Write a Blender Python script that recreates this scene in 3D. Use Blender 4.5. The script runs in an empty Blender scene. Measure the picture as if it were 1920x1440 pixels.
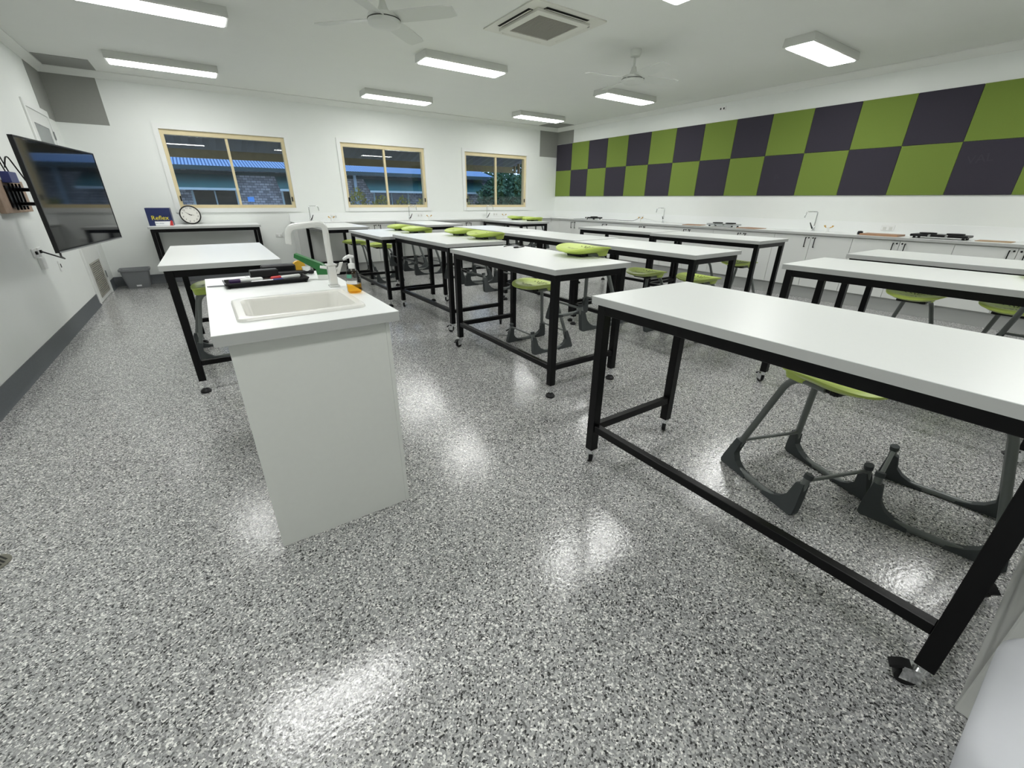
import bpy, math, random
from mathutils import Vector, Matrix
R = math.radians
rnd = random.Random(7)
sc = bpy.context.scene
COL = sc.collection

# ------------------------------------------------------------------ camera
CAM = Vector((-7.97073, -9.52636, 1.36624))
yaw, pit, rol = 0.605922, 0.413768, 0.007671
f_ = Vector((math.sin(yaw)*math.cos(pit), math.cos(yaw)*math.cos(pit), -math.sin(pit)))
r0 = Vector((math.cos(yaw), -math.sin(yaw), 0)); u0 = r0.cross(f_)
r_ = r0*math.cos(rol)+u0*math.sin(rol); u_ = -r0*math.sin(rol)+u0*math.cos(rol)
cd = bpy.data.cameras.new('camera'); cd.sensor_fit = 'HORIZONTAL'; cd.sensor_width = 36
cd.lens = 36*786.398/1920; cd.clip_start = 0.02; cd.clip_end = 200
cam = bpy.data.objects.new('camera', cd); COL.objects.link(cam)
cam.matrix_world = Matrix(((r_.x, u_.x, -f_.x, CAM.x), (r_.y, u_.y, -f_.y, CAM.y), (r_.z, u_.z, -f_.z, CAM.z), (0, 0, 0, 1)))
sc.camera = cam

# ------------------------------------------------------------------ sky and exposure
wd = bpy.data.worlds.new('sky'); sc.world = wd; wd.use_nodes = True
wn = wd.node_tree; wn.nodes.clear()
wo = wn.nodes.new('ShaderNodeOutputWorld'); wb = wn.nodes.new('ShaderNodeBackground')
wb.inputs['Color'].default_value = (0.50, 0.68, 1.0, 1); wb.inputs['Strength'].default_value = 2.6
wn.links.new(wb.outputs[0], wo.inputs[0])
LAMP = 24.5            # emission of the ceiling diffusers
vs = sc.view_settings
vs.view_transform = 'Standard'; vs.look = 'None'; vs.gamma = 1.0; vs.exposure = 0.0; vs.use_curve_mapping = False
sc.cycles.use_denoising = True
sc.cycles.max_bounces = 10; sc.cycles.diffuse_bounces = 6; sc.cycles.transparent_max_bounces = 12
sc.cycles.sample_clamp_indirect = 6.0

# ------------------------------------------------------------------ materials
MATS = {}
def mat(name, col, rough=0.5, metal=0.0, spec=0.5, noise=0.0, nscale=20.0, bump=0.0, bscale=200.0, coat=0.0, emit=None, estr=0.0):
    m = bpy.data.materials.new(name); m.use_nodes = True; MATS[name] = m
    nt = m.node_tree; b = nt.nodes['Principled BSDF']
    c = (*col, 1)
    b.inputs['Base Color'].default_value = c; b.inputs['Roughness'].default_value = rough
    b.inputs['Metallic'].default_value = metal; b.inputs['Specular IOR Level'].default_value = spec
    b.inputs['Coat Weight'].default_value = coat
    if emit:
        b.inputs['Emission Color'].default_value = (*emit, 1); b.inputs['Emission Strength'].default_value = estr
    if noise or bump:
        tc = nt.nodes.new('ShaderNodeTexCoord')
    if noise:
        n = nt.nodes.new('ShaderNodeTexNoise'); n.inputs['Scale'].default_value = nscale; n.inputs['Detail'].default_value = 3
        nt.links.new(tc.outputs['Object'], n.inputs['Vector'])
        mx = nt.nodes.new('ShaderNodeMix'); mx.data_type = 'RGBA'
        mx.inputs[6].default_value = tuple(max(0, v*(1-noise)) for v in col)+(1,)
        mx.inputs[7].default_value = tuple(min(1, v*(1+noise)) for v in col)+(1,)
        nt.links.new(n.outputs['Fac'], mx.inputs[0]); nt.links.new(mx.outputs[2], b.inputs['Base Color'])
    if bump:
        n2 = nt.nodes.new('ShaderNodeTexNoise'); n2.inputs['Scale'].default_value = bscale
        nt.links.new(tc.outputs['Object'], n2.inputs['Vector'])
        bp = nt.nodes.new('ShaderNodeBump'); bp.inputs['Strength'].default_value = bump; bp.inputs['Distance'].default_value = 0.002
        nt.links.new(n2.outputs['Fac'], bp.inputs['Height']); nt.links.new(bp.outputs[0], b.inputs['Normal'])
    return m
M = MATS
mat('wall_paint', (0.80, 0.825, 0.80), 0.6, noise=0.015, nscale=6, bump=0.08, bscale=120)
mat('ceiling_paint', (0.74, 0.755, 0.72), 0.8, noise=0.015, nscale=4)
mat('trim_paint', (0.80, 0.815, 0.80), 0.4)
mat('grey_paint', (0.27, 0.275, 0.255), 0.7, noise=0.04, nscale=30, bump=0.1, bscale=300)
mat('skirting', (0.105, 0.115, 0.125), 0.45, noise=0.2, nscale=90)
mat('laminate', (0.83, 0.85, 0.84), 0.34, noise=0.012, nscale=60, spec=0.4)
mat('laminate_edge', (0.44, 0.45, 0.44), 0.5)
mat('carcass', (0.70, 0.715, 0.685), 0.45, noise=0.02, nscale=40)
mat('door_white', (0.70, 0.715, 0.695), 0.4)
mat('kick_grey', (0.42, 0.43, 0.42), 0.5)
mat('black_steel', (0.0025, 0.0025, 0.003), 0.3, spec=0.22)
mat('black_plastic', (0.006, 0.006, 0.007), 0.4, spec=0.3)
mat('chrome', (0.75, 0.76, 0.77), 0.15, metal=1.0)
mat('stool_tube', (0.15, 0.165, 0.16), 0.38, spec=0.6)
mat('rubber', (0.055, 0.063, 0.065), 0.75, bump=0.2, bscale=400)
mat('lime', (0.53, 0.66, 0.135), 0.38, spec=0.5)
mat('slot', (0.05, 0.07, 0.01), 0.8)
mat('panel_green', (0.165, 0.235, 0.040), 0.95, noise=0.07, nscale=160, bump=0.35, bscale=500)
mat('panel_dark', (0.036, 0.032, 0.046), 0.95, noise=0.10, nscale=160, bump=0.35, bscale=500)
mat('panel_mark', (0.047, 0.042, 0.058), 0.95)
mat('white_plastic', (0.82, 0.83, 0.82), 0.35)
mat('fixture_white', (0.62, 0.63, 0.60), 0.4)
mat('fan_white', (0.62, 0.64, 0.60), 0.4)
mat('ac_white', (0.66, 0.66, 0.60), 0.45)
mat('dark_gap', (0.02, 0.02, 0.018), 0.8)
mat('diffuser', (0.9, 0.9, 0.9), 0.5, emit=(1.0, 1.0, 0.985), estr=LAMP)
mat('cream_frame', (0.70, 0.60, 0.37), 0.45, noise=0.05, nscale=20)
mat('sink_enamel', (0.78, 0.775, 0.735), 0.25, spec=0.5)
mat('faucet_enamel', (0.72, 0.73, 0.71), 0.22, coat=0.5)
mat('tv_screen', (0.003, 0.004, 0.006), 0.05, spec=0.4)
mat('tv_body', (0.004, 0.004, 0.005), 0.3, spec=0.3)
mat('silver_strip', (0.5, 0.51, 0.52), 0.3, metal=0.8)
mat('wood', (0.36, 0.20, 0.11), 0.5, noise=0.25, nscale=12)
mat('old_board', (0.36, 0.26, 0.19), 0.7, noise=0.35, nscale=14)
mat('cork', (0.42, 0.29, 0.17), 0.85, noise=0.3, nscale=260)
mat('bin_grey', (0.18, 0.19, 0.20), 0.4)
mat('tub_grey', (0.60, 0.61, 0.65), 0.55, noise=0.03, nscale=20)
mat('cabinet_grey', (0.66, 0.67, 0.645), 0.45, noise=0.03, nscale=30)
mat('box_blue', (0.012, 0.022, 0.10), 0.35)
mat('yellow_ink', (0.78, 0.66, 0.02), 0.5)
mat('red_ink', (0.55, 0.03, 0.03), 0.5)
mat('white_paper', (0.85, 0.86, 0.87), 0.6)
mat('clock_face', (0.72, 0.71, 0.66), 0.5)
mat('brush_green', (0.012, 0.15, 0.03), 0.4)
mat('bristle', (0.82, 0.83, 0.80), 0.8)
mat('tape_yellow', (0.72, 0.42, 0.03), 0.4)
mat('purple', (0.05, 0.02, 0.09), 0.4)
mat('navy', (0.02, 0.03, 0.16), 0.4)
mat('brass', (0.62, 0.40, 0.14), 0.3, metal=0.9)
mat('label_green', (0.10, 0.36, 0.25), 0.5)
mat('label_white', (0.78, 0.78, 0.76), 0.5)
mat('steel_grey', (0.30, 0.31, 0.32), 0.3, metal=0.7)
mat('vent_metal', (0.34, 0.33, 0.29), 0.5)
mat('door_glass', (0.20, 0.22, 0.22), 0.25)
mat('drain_steel', (0.26, 0.25, 0.21), 0.35, metal=0.8)
# outside
mat('timber', (0.30, 0.215, 0.10), 0.7, noise=0.3, nscale=9)
mat('roof_under', (0.16, 0.145, 0.13), 0.6)
mat('fascia_green', (0.012, 0.035, 0.038), 0.5)
mat('awning_green', (0.018, 0.085, 0.085), 0.7, noise=0.25, nscale=3)
mat('awning_valance', (0.34, 0.42, 0.44), 0.7)
mat('pale_pipe', (0.33, 0.43, 0.50), 0.5)
mat('dark_glass', (0.01, 0.012, 0.015), 0.1)
mat('sign_blue', (0.12, 0.36, 0.85), 0.5)
mat('ground', (0.36, 0.35, 0.31), 0.9, noise=0.2, nscale=3)
mat('leaf_yellow', (0.36, 0.34, 0.06), 0.7)
mat('leaf_dark', (0.025, 0.075, 0.035), 0.7)
mat('stem_brown', (0.10, 0.08, 0.04), 0.8)

def flake_floor():
    m = bpy.data.materials.new('epoxy_flake_floor'); m.use_nodes = True; MATS['floor'] = m
    nt = m.node_tree; b = nt.nodes['Principled BSDF']; L = nt.links
    tc = nt.nodes.new('ShaderNodeTexCoord')
    def flakes(scale, stops, seed):
        mp = nt.nodes.new('ShaderNodeMapping'); mp.inputs['Location'].default_value = (seed, seed*1.7, 0)
        L.new(tc.outputs['Object'], mp.inputs[0])
        v = nt.nodes.new('ShaderNodeTexVoronoi'); v.voronoi_dimensions = '2D'; v.inputs['Scale'].default_value = scale
        L.new(mp.outputs[0], v.inputs['Vector'])
        sp = nt.nodes.new('ShaderNodeSeparateColor'); L.new(v.outputs['Color'], sp.inputs[0])
        cr = nt.nodes.new('ShaderNodeValToRGB'); cr.color_ramp.interpolation = 'CONSTANT'
        e = cr.color_ramp.elements
        e[0].position = stops[0][0]; e[0].color = (*stops[0][1], 1); e[1].position = stops[1][0]; e[1].color = (*stops[1][1], 1)
        for p, c in stops[2:]:
            k = e.new(p); k.color = (*c, 1)
        L.new(sp.outputs[0], cr.inputs[0])
        return cr, sp
    g = lambda v, t=0.0: (v*(1+t*0.2), v, v*(1-t))
    A, sa = flakes(175, [(0, g(.035)), (.10, g(.15)), (.24, g(.31)), (.48, g(.40)), (.72, g(.56, .03)), (.89, g(.88, .03))], 0)
    B, sb = flakes(270, [(0, g(.04)), (.11, g(.22)), (.36, g(.38)), (.70, g(.54)), (.89, g(.88, .03))], 3.1)
    mx = nt.nodes.new('ShaderNodeMix'); mx.data_type = 'RGBA'
    ma = nt.nodes.new('ShaderNodeMath'); ma.operation = 'GREATER_THAN'; ma.inputs[1].default_value = 0.55
    L.new(sa.outputs[1], ma.inputs[0]); L.new(ma.outputs[0], mx.inputs[0])
    L.new(A.outputs[0], mx.inputs[6]); L.new(B.outputs[0], mx.inputs[7]); L.new(mx.outputs[2], b.inputs['Base Color'])
    n = nt.nodes.new('ShaderNodeTexNoise'); n.inputs['Scale'].default_value = 70; L.new(tc.outputs['Object'], n.inputs['Vector'])
    bp = nt.nodes.new('ShaderNodeBump'); bp.inputs['Strength'].default_value = 0.20; bp.inputs['Distance'].default_value = 0.004
    L.new(n.outputs['Fac'], bp.inputs['Height']); L.new(bp.outputs[0], b.inputs['Normal'])
    b.inputs['Roughness'].default_value = 0.17; b.inputs['Specular IOR Level'].default_value = 0.6
flake_floor()

def glass_mat(name, tint=(1, 1, 1), ior=1.5):
    m = bpy.data.materials.new(name); m.use_nodes = True; MATS[name] = m
    nt = m.node_tree; nt.nodes.clear()
    o = nt.nodes.new('ShaderNodeOutputMaterial'); t = nt.nodes.new('ShaderNodeBsdfTransparent'); gl = nt.nodes.new('ShaderNodeBsdfGlossy')
    t.inputs[0].default_value = (*tint, 1); gl.inputs['Roughness'].default_value = 0.01
    lw = nt.nodes.new('ShaderNodeLayerWeight'); lw.inputs[0].default_value = 0.5      # facing = 1 - |cos|
    pw = nt.nodes.new('ShaderNodeMath'); pw.operation = 'POWER'; pw.inputs[1].default_value = 5.0
    f0 = ((ior-1)/(ior+1))**2
    fr = nt.nodes.new('ShaderNodeMath'); fr.operation = 'MULTIPLY_ADD'; fr.inputs[1].default_value = 1-f0; fr.inputs[2].default_value = f0
    nt.links.new(lw.outputs['Facing'], pw.inputs[0]); nt.links.new(pw.outputs[0], fr.inputs[0])
    mx = nt.nodes.new('ShaderNodeMixShader')
    nt.links.new(fr.outputs[0], mx.inputs[0]); nt.links.new(t.outputs[0], mx.inputs[1]); nt.links.new(gl.outputs[0], mx.inputs[2])
    nt.links.new(mx.outputs[0], o.inputs[0])
glass_mat('window_glass', (0.93, 0.95, 0.95))
glass_mat('clear_plastic', (0.97, 0.975, 0.97), 1.3)
glass_mat('amber_liquid', (0.97, 0.68, 0.16), 1.2)

def brick_mat():
    m = bpy.data.materials.new('grey_brick'); m.use_nodes = True; MATS['brick'] = m
    nt = m.node_tree; b = nt.nodes['Principled BSDF']
    tc = nt.nodes.new('ShaderNodeTexCoord'); mp = nt.nodes.new('ShaderNodeMapping'); mp.inputs['Rotation'].default_value = (R(90), 0, 0)
    br = nt.nodes.new('ShaderNodeTexBrick'); br.inputs['Scale'].default_value = 3.3
    br.inputs['Color1'].default_value = (.40, .40, .42, 1); br.inputs['Color2'].default_value = (.16, .16, .175, 1); br.inputs['Mortar'].default_value = (.10, .10, .11, 1)
    br.inputs['Mortar Size'].default_value = 0.025
    nt.links.new(tc.outputs['Object'], mp.inputs[0]); nt.links.new(mp.outputs[0], br.inputs['Vector']); nt.links.new(br.outputs['Color'], b.inputs['Base Color'])
    b.inputs['Roughness'].default_value = 0.9
brick_mat()
def ribbed(name, c1, c2, scale, rough):
    m = bpy.data.materials.new(name); m.use_nodes = True; MATS[name] = m
    nt = m.node_tree; b = nt.nodes['Principled BSDF']
    tc = nt.nodes.new('ShaderNodeTexCoord'); w = nt.nodes.new('ShaderNodeTexWave'); w.bands_direction = 'X'; w.inputs['Scale'].default_value = scale
    nt.links.new(tc.outputs['Object'], w.inputs['Vector'])
    cr = nt.nodes.new('ShaderNodeValToRGB'); cr.color_ramp.elements[0].color = (*c1, 1); cr.color_ramp.elements[1].color = (*c2, 1)
    cr.color_ramp.elements[0].position = .25; cr.color_ramp.elements[1].position = .6
    nt.links.new(w.outputs['Fac'], cr.inputs[0]); nt.links.new(cr.outputs[0], b.inputs['Base Color']); b.inputs['Roughness'].default_value = rough; b.inputs['Specular IOR Level'].default_value = 0.1
ribbed('blue_metal_roof', (.03, .075, .17), (.20, .30, .44), 3.6, .8)

# ------------------------------------------------------------------ mesh builder
class MB:
    def __init__(s): s.v = []; s.f = []; s.mi = []; s.m = 0
    def add(s, vs, fs):
        o = len(s.v); s.v += [tuple(p) for p in vs]; s.f += [tuple(i+o for i in q) for q in fs]; s.mi += [s.m]*len(fs); return s
    def box(s, x0, x1, y0, y1, z0, z1, T=None):
        P = [(x, y, z) for z in (z0, z1) for y in (y0, y1) for x in (x0, x1)]
        if T: P = [T(Vector(p)) for p in P]
        return s.add(P, [(0, 2, 3, 1), (4, 5, 7, 6), (0, 1, 5, 4), (2, 6, 7, 3), (0, 4, 6, 2), (1, 3, 7, 5)])
    def rbox(s, x0, x1, y0, y1, z0, z1, r=0.004, T=None):
        # box with chamfered edges
        P = []; F = []
        xs = (x0, x0+r, x1-r, x1); ys = (y0, y0+r, y1-r, y1); zs = (z0, z0+r, z1-r, z1)
        idx = {}
        def V(i, j, k):
            if (i, j, k) not in idx: idx[(i, j, k)] = len(P); P.append((xs[i], ys[j], zs[k]))
            return idx[(i, j, k)]
        for k, o in ((0, 1), (3, 0)):
            q = [V(1, 1, k), V(2, 1, k), V(2, 2, k), V(1, 2, k)]; F.append(q[::-1] if o else q)
        for j, o in ((0, 0), (3, 1)):
            q = [V(1, j, 1), V(2, j, 1), V(2, j, 2), V(1, j, 2)]; F.append(q[::-1] if o else q)
        for i, o in ((0, 1), (3, 0)):
            q = [V(i, 1, 1), V(i, 2, 1), V(i, 2, 2), V(i, 1, 2)]; F.append(q[::-1] if o else q)
        for (a, b) in ((0, 0), (0, 3), (3, 0), (3, 3)):
            ia, jb = (1 if a == 0 else 2), (1 if b == 0 else 2)
            F.append([V(ia, b, 1), V(a, jb, 1), V(a, jb, 2), V(ia, b, 2)][::(1 if (a == 0) != (b == 0) else 1)])
            F.append([V(1 if a == 0 else 2, 1, b), V(a, 1, 1 if b == 0 else 2), V(a, 2, 1 if b == 0 else 2), V(1 if a == 0 else 2, 2, b)])
            F.append([V(1, ia, b), V(1, a, 1 if b == 0 else 2), V(2, a, 1 if b == 0 else 2), V(2, ia, b)])
        for a in (0, 3):
            for b in (0, 3):
                for c in (0, 3):
                    i = 1 if a == 0 else 2; j = 1 if b == 0 else 2; k = 1 if c == 0 else 2
                    F.append([V(a, j, k), V(i, b, k), V(i, j, c)])
        if T: P = [T(Vector(p)) for p in P]
        return s.add(P, F)
    def prism(s, poly, axis, a, b, T=None):
        # poly: 2D points; axis 'x': (y,z) extruded along x etc.
        n = len(poly)
        def mk(p, t): return {'x': (t, p[0], p[1]), 'y': (p[0], t, p[1]), 'z': (p[0], p[1], t)}[axis]
        P = [mk(p, a) for p in poly]+[mk(p, b) for p in poly]
        if T: P = [T(Vector(p)) for p in P]
        return s.add(P, [tuple(range(n))[::-1], tuple(range(n, 2*n))]+[(i, (i+1) % n, n+(i+1) % n, n+i) for i in range(n)])
    def tube(s, path, r, n=10, cap=True):
        path = [Vector(p) for p in path]; rings = []; N = len(path)
        rr = r if isinstance(r, (list, tuple)) else [r]*N
        t0 = (path[1]-path[0]).normalized(); up = Vector((0, 0, 1)) if abs(t0.z) < .9 else Vector((1, 0, 0))
        a = t0.cross(up).normalized()
        P = []
        for i, p in enumerate(path):
            t = ((path[min(i+1, N-1)]-path[max(i-1, 0)])).normalized()
            a = (a-t*a.dot(t)).normalized(); b = t.cross(a)
            P += [p+(a*math.cos(2*math.pi*k/n)+b*math.sin(2*math.pi*k/n))*rr[i] for k in range(n)]
        F = [(i*n+k, i*n+(k+1) % n, (i+1)*n+(k+1) % n, (i+1)*n+k) for i in range(N-1) for k in range(n)]
        if cap: F += [tuple(range(n))[::-1], tuple(range((N-1)*n, N*n))]
        return s.add(P, F)
    def lathe(s, prof, c=(0, 0, 0), n=24, T=None):
        P = []; F = []; N = len(prof)
        for r, z in prof:
            P += [(c[0]+r*math.cos(2*math.pi*k/n), c[1]+r*math.sin(2*math.pi*k/n), c[2]+z) for k in range(n)]
        if T: P = [T(Vector(p)) for p in P]
        F = [(i*n+k, i*n+(k+1) % n, (i+1)*n+(k+1) % n, (i+1)*n+k) for i in range(N-1) for k in range(n)]
        if prof[0][0] > 1e-6: F.append(tuple(range(n))[::-1])
        if prof[-1][0] > 1e-6: F.append(tuple(range((N-1)*n, N*n)))
        return s.add(P, F)
    def build(s, name, mats, parent=None, smooth=None):
        me = bpy.data.meshes.new(name); me.from_pydata(s.v, [], s.f)
        for m in (mats if isinstance(mats, (list, tuple)) else [mats]): me.materials.append(M[m])
        for p, i in zip(me.polygons, s.mi): p.material_index = i
        import bmesh
        bm = bmesh.new(); bm.from_mesh(me); bmesh.ops.remove_doubles(bm, verts=bm.verts, dist=1e-6)
        bmesh.ops.recalc_face_normals(bm, faces=bm.faces); bm.to_mesh(me); bm.free()
        if smooth:
            for p in me.polygons: p.use_smooth = True
            me.set_sharp_from_angle(angle=R(smooth))
        o = bpy.data.objects.new(name, me); COL.objects.link(o)
        if parent: o.parent = parent
        return o
def arc(c, r, a0, a1, n, f):  # f maps 2D -> 3D
    return [f(c[0]+r*math.cos(a0+(a1-a0)*k/n), c[1]+r*math.sin(a0+(a1-a0)*k/n)) for k in range(n+1)]
def fillet(pts, r, n=6):
    """round the corners of a polyline"""
    pts = [Vector(p) for p in pts]; out = [pts[0]]
    for i in range(1, len(pts)-1):
        a, p, b = pts[i-1], pts[i], pts[i+1]
        d1 = (a-p).normalized(); d2 = (b-p).normalized()
        k = min(r, (a-p).length*.49, (b-p).length*.49)
        q0, q1 = p+d1*k, p+d2*k
        for j in range(n+1):
            t = j/n; out.append(q0*(1-t)**2+p*2*t*(1-t)+q1*t*t)
    out.append(pts[-1]); return out
def rrect(w, h, r, n=5):
    P = []
    for cx, cy, a in ((w/2-r, h/2-r, 0), (-w/2+r, h/2-r, 90), (-w/2+r, -h/2+r, 180), (w/2-r, -h/2+r, 270)):
        P += [(cx+r*math.cos(R(a+90*k/n)), cy+r*math.sin(R(a+90*k/n))) for k in range(n+1)]
    return P
def tag(o, label=None, cat=None, group=None, kind=None):
    if label: o['label'] = label
    if cat: o['category'] = cat
    if group: o['group'] = group
    if kind: o['kind'] = kind
    return o
def thing(name, loc=(0, 0, 0), rz=0.0, label=None, cat=None, group=None, kind=None):
    o = bpy.data.objects.new(name, None); COL.objects.link(o); o.empty_display_size = .1
    o.location = loc; o.rotation_euler = (0, 0, rz)
    return tag(o, label, cat, group, kind)
def copy_tree(o, parent=None):
    c = o.copy(); COL.objects.link(c)
    if parent: c.parent = parent
    for ch in list(o.children): copy_tree(ch, c)
    return c
def part_of(o, t, label=None):
    o.parent = t; o.matrix_parent_inverse = (Matrix.Translation(t.location) @ t.rotation_euler.to_matrix().to_4x4()).inverted()
    if label: o['label'] = label
def struct(o, label=None, cat=None): return tag(o, label, cat, kind='structure')
def text(name, s, size, m, parent, loc, rot, depth=0.0006, align='CENTER', sx=1.0):
    cu = bpy.data.curves.new(name, 'FONT'); cu.body = s; cu.size = size; cu.extrude = depth; cu.align_x = align; cu.align_y = 'CENTER'
    t = bpy.data.objects.new(name, cu)
    me = bpy.data.meshes.new_from_object(t); bpy.data.objects.remove(t); bpy.data.curves.remove(cu)
    me.name = name; me.materials.clear(); me.materials.append(M[m])
    o = bpy.data.objects.new(name, me); COL.objects.link(o); o.parent = parent; o.location = loc; o.rotation_euler = rot; o.scale = (sx, 1, 1)
    return o
ORD = ['first', 'second', 'third', 'fourth', 'fifth', 'sixth', 'seventh', 'eighth', 'ninth', 'tenth', 'eleventh', 'twelfth', 'thirteenth', 'fourteenth', 'fifteenth', 'sixteenth']

# ------------------------------------------------------------------ room shell
LX, RY, CH = -9.39, -11.3, 3.03
struct(MB().box(LX-.2, .2, RY-.2, .2, -.12, 0).build('floor', 'floor'))
struct(MB().box(LX-.2, .2, RY-.2, .2, CH, CH+.12).build('ceiling', 'ceiling_paint'))
struct(MB().box(0, .2, RY, .2, 0, CH).build('wall_right', 'wall_paint'))
struct(MB().box(LX-.2, LX, RY, .2, 0, CH).build('wall_left', 'wall_paint'))
struct(MB().box(LX, 0, RY-.2, RY, 0, CH).build('wall_front', 'wall_paint'))
WINX = [(-8.225, -6.431), (-5.455, -3.720), (-2.735, -.983)]
WZ0, WZ1 = 1.198, 2.363
wb_ = MB(); xs = LX
for a, b in WINX:
    wb_.box(xs, a, 0, .2, 0, CH); wb_.box(a, b, 0, .2, 0, WZ0); wb_.box(a, b, 0, .2, WZ1, CH); xs = b
wb_.box(xs, 0, 0, .2, 0, CH)
struct(wb_.build('wall_back', 'wall_paint'))
cv = .085
def cove(): return [(0, CH-.001), (0, CH-cv), (.012, CH-cv), (cv*.45, CH-cv*.45), (cv, CH-.012), (cv, CH-.001)]
struct(MB().prism([(-.0005-y, z) for y, z in cove()], 'x', LX+.001, -.001).build('trim_1', 'ceiling_paint', smooth=40))
struct(MB().prism([(-.0005-x, z) for x, z in cove()], 'y', RY+.001, -.001).build('trim_2', 'ceiling_paint', smooth=40))
struct(MB().prism([(LX+.0005+x, z) for x, z in cove()], 'y', RY+.001, -.001).build('trim_3', 'ceiling_paint', smooth=40))
# coved skirtings
SK = [(0, 0.001), (0, .15), (.006, .15), (.008, .03), (.028, .001)]
DY0, DY1 = -1.60, -.47     # door opening incl. frame
s1 = MB().prism([(LX+.0005+x, z) for x, z in SK], 'y', RY+.03, DY0-.001); s1.prism([(LX+.0005+x, z) for x, z in SK], 'y', DY1+.001, -.03)
struct(s1.build('baseboard_left', 'skirting', smooth=50))
struct(MB().prism([(-.0005-y, z) for y, z in SK], 'x', LX+.001, -6.60).build('baseboard_back', 'skirting', smooth=50))

# windows
def window(n, x0, x1):
    w = struct(thing('window_%d' % n, ((x0+x1)/2, 0, WZ0)))
    hw = (x1-x0)/2; H = WZ1-WZ0; t = .07
    a = MB()  # white architrave, flat boards mitred round the opening, with a deeper sill board
    a.box(-hw-t, -hw, -.018, -.0005, -t, H+t).box(hw, hw+t, -.018, -.0005, -t, H+t).box(-hw, hw, -.018, -.0005, H, H+t).box(-hw-.0, hw, -.024, -.0005, -t, 0)
    a.build('architrave', 'trim_paint', w)
    f = MB(); e = .001
    f.box(-hw+e, -hw+.050, .02, .13, e, H-e).box(hw-.050, hw-e, .02, .13, e, H-e)
    f.box(-hw+.050, hw-.050, .02, .13, e, .052).box(-hw+.050, hw-.050, .02, .13, H-.070, H-e)
    f.box(-hw+.050, hw-.050, .012, .02, e, .022)
    f.build('frame', 'cream_frame', w)
    MB().box(-.019, .019, .045, .095, .052, H-.070).build('mullion', 'cream_frame', w)
    MB().box(-hw+.051, -.0195, .085, .090, .053, H-.071).build('pane', 'window_glass', w)
    MB().box(.0195, hw-.051, .060, .065, .053, H-.071).build('pane', 'window_glass', w)
    for sx in (-1, 1):
        MB().box(sx*(hw-.040)-.010, sx*(hw-.040)+.010, .004, .0195, .11, .19).build('latch', 'black_plastic', w)
    return w
for i, (a, b) in enumerate(WINX): window(i+1, a, b)

# door in the left wall
d = struct(thing('door_1', (LX, (DY0+DY1)/2, 0))); hw = (DY1-DY0)/2
DH = 2.41
MB().box(.0005, .018, -hw, -hw+.07, 0.001, DH).box(.0005, .018, hw-.07, hw, 0.001, DH).box(.0005, .018, -hw+.07, hw-.07, DH-.07, DH).build('door_frame', 'trim_paint', d)
lf = MB(); y0, y1 = -hw+.075, hw-.075
lf.box(.0005, .012, y0, y1, .012, .06).box(.0005, .012, y0, y0+.14, .06, DH-.08).box(.0005, .012, y1-.14, y1, .06, DH-.08).box(.0005, .012, y0+.14, y1-.14, .52, 1.25).box(.0005, .012, y0+.14, y1-.14, DH-.22, DH-.08)
lf.build('leaf', 'door_white', d)
MB().box(.0008, .006, y0+.1405, y1-.1405, 1.2505, DH-.2205).build('glazing', 'door_glass', d)
gv = MB(); gv.box(.0008, .004, y0+.1405, y1-.1405, .0605, .5195)
for yy in (y0+.1405, y1-.1605): gv.box(.004, .02, yy, yy+.02, .0605, .5195)
gv.box(.004, .02, y0+.16, y1-.16, .0605, .08); gv.box(.004, .02, y0+.16, y1-.16, .50, .5195)
for k in range(17): gv.box(.004, .017, y0+.16, y1-.16, .085+k*.0245, .097+k*.0245)
gv.build('vent_grille', 'vent_metal', d)
for z in (.28, 1.2, 2.12): MB().box(.0182, .026, hw-.09, hw-.065, z-.05, z+.05).build('hinge', 'steel_grey', d)

# ------------------------------------------------------------------ grey corner squares (painted boards)
T = .006
def gsq(label, *b): tag(MB().box(*b).build('grey_board', 'grey_paint'), label, 'board')
gsq('grey square board high on the left wall, above the door', LX+.0005, LX+T, -.70, -.0075, 2.35, 2.945)
gsq('grey square board high at the left end of the window wall', LX+.0065, -8.80, -T, -.0005, 2.35, 2.945)
gsq('grey square board on the ceiling over the television corner', LX+.095, -8.75, -.70, -.095, CH-T, CH-.0005)
gsq('small grey square board at the right end of the window wall', -.575, -.0065, -T, -.0005, 2.375, 2.945)
gsq('grey square board on the right wall above the checker panels', -T, -.0005, -.60, -.0065, 2.668, 2.945)
gsq('grey square board on the ceiling above the far right corner', -.70, -.095, -.70, -.095, CH-T, CH-.0005)

# ------------------------------------------------------------------ checker panels on the right wall
PZ = (1.461, 2.061, 2.661)
ye = 0.0
for k in range(16):
    w = .588 if k == 0 else .6
    for row in (0, 1):
        dark = (k+row) % 2 == 1
        mt = 'panel_dark' if dark else 'panel_green'
        o = MB().rbox(-.020, -.0008, ye-w+.0015, ye-.0015-(.0065 if k == 0 else 0), PZ[row]+.0012, PZ[row+1]-.0012, .003).build('acoustic_panel', mt)
        tag(o, '%s square fabric wall panel, %s row, %s from the far corner' % ('dark purple-grey' if dark else 'lime green', 'upper' if row else 'lower', ORD[k]), 'wall panel', 'checkered fabric panels on the right wall')
        if dark and row == 0 and k == 13:
            text('pressed_mark', 'VAL', .13, 'panel_mark', o, (-.0205, ye-w*.35, PZ[0]+.40), (R(90), R(-8), R(-90)), .0003)
        if dark and row == 0 and k == 9:
            text('pressed_mark', 'liv', .10, 'panel_mark', o, (-.0205, ye-w*.45, PZ[0]+.28), (R(90), 0, R(-90)), .0003)
    ye -= w
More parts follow.
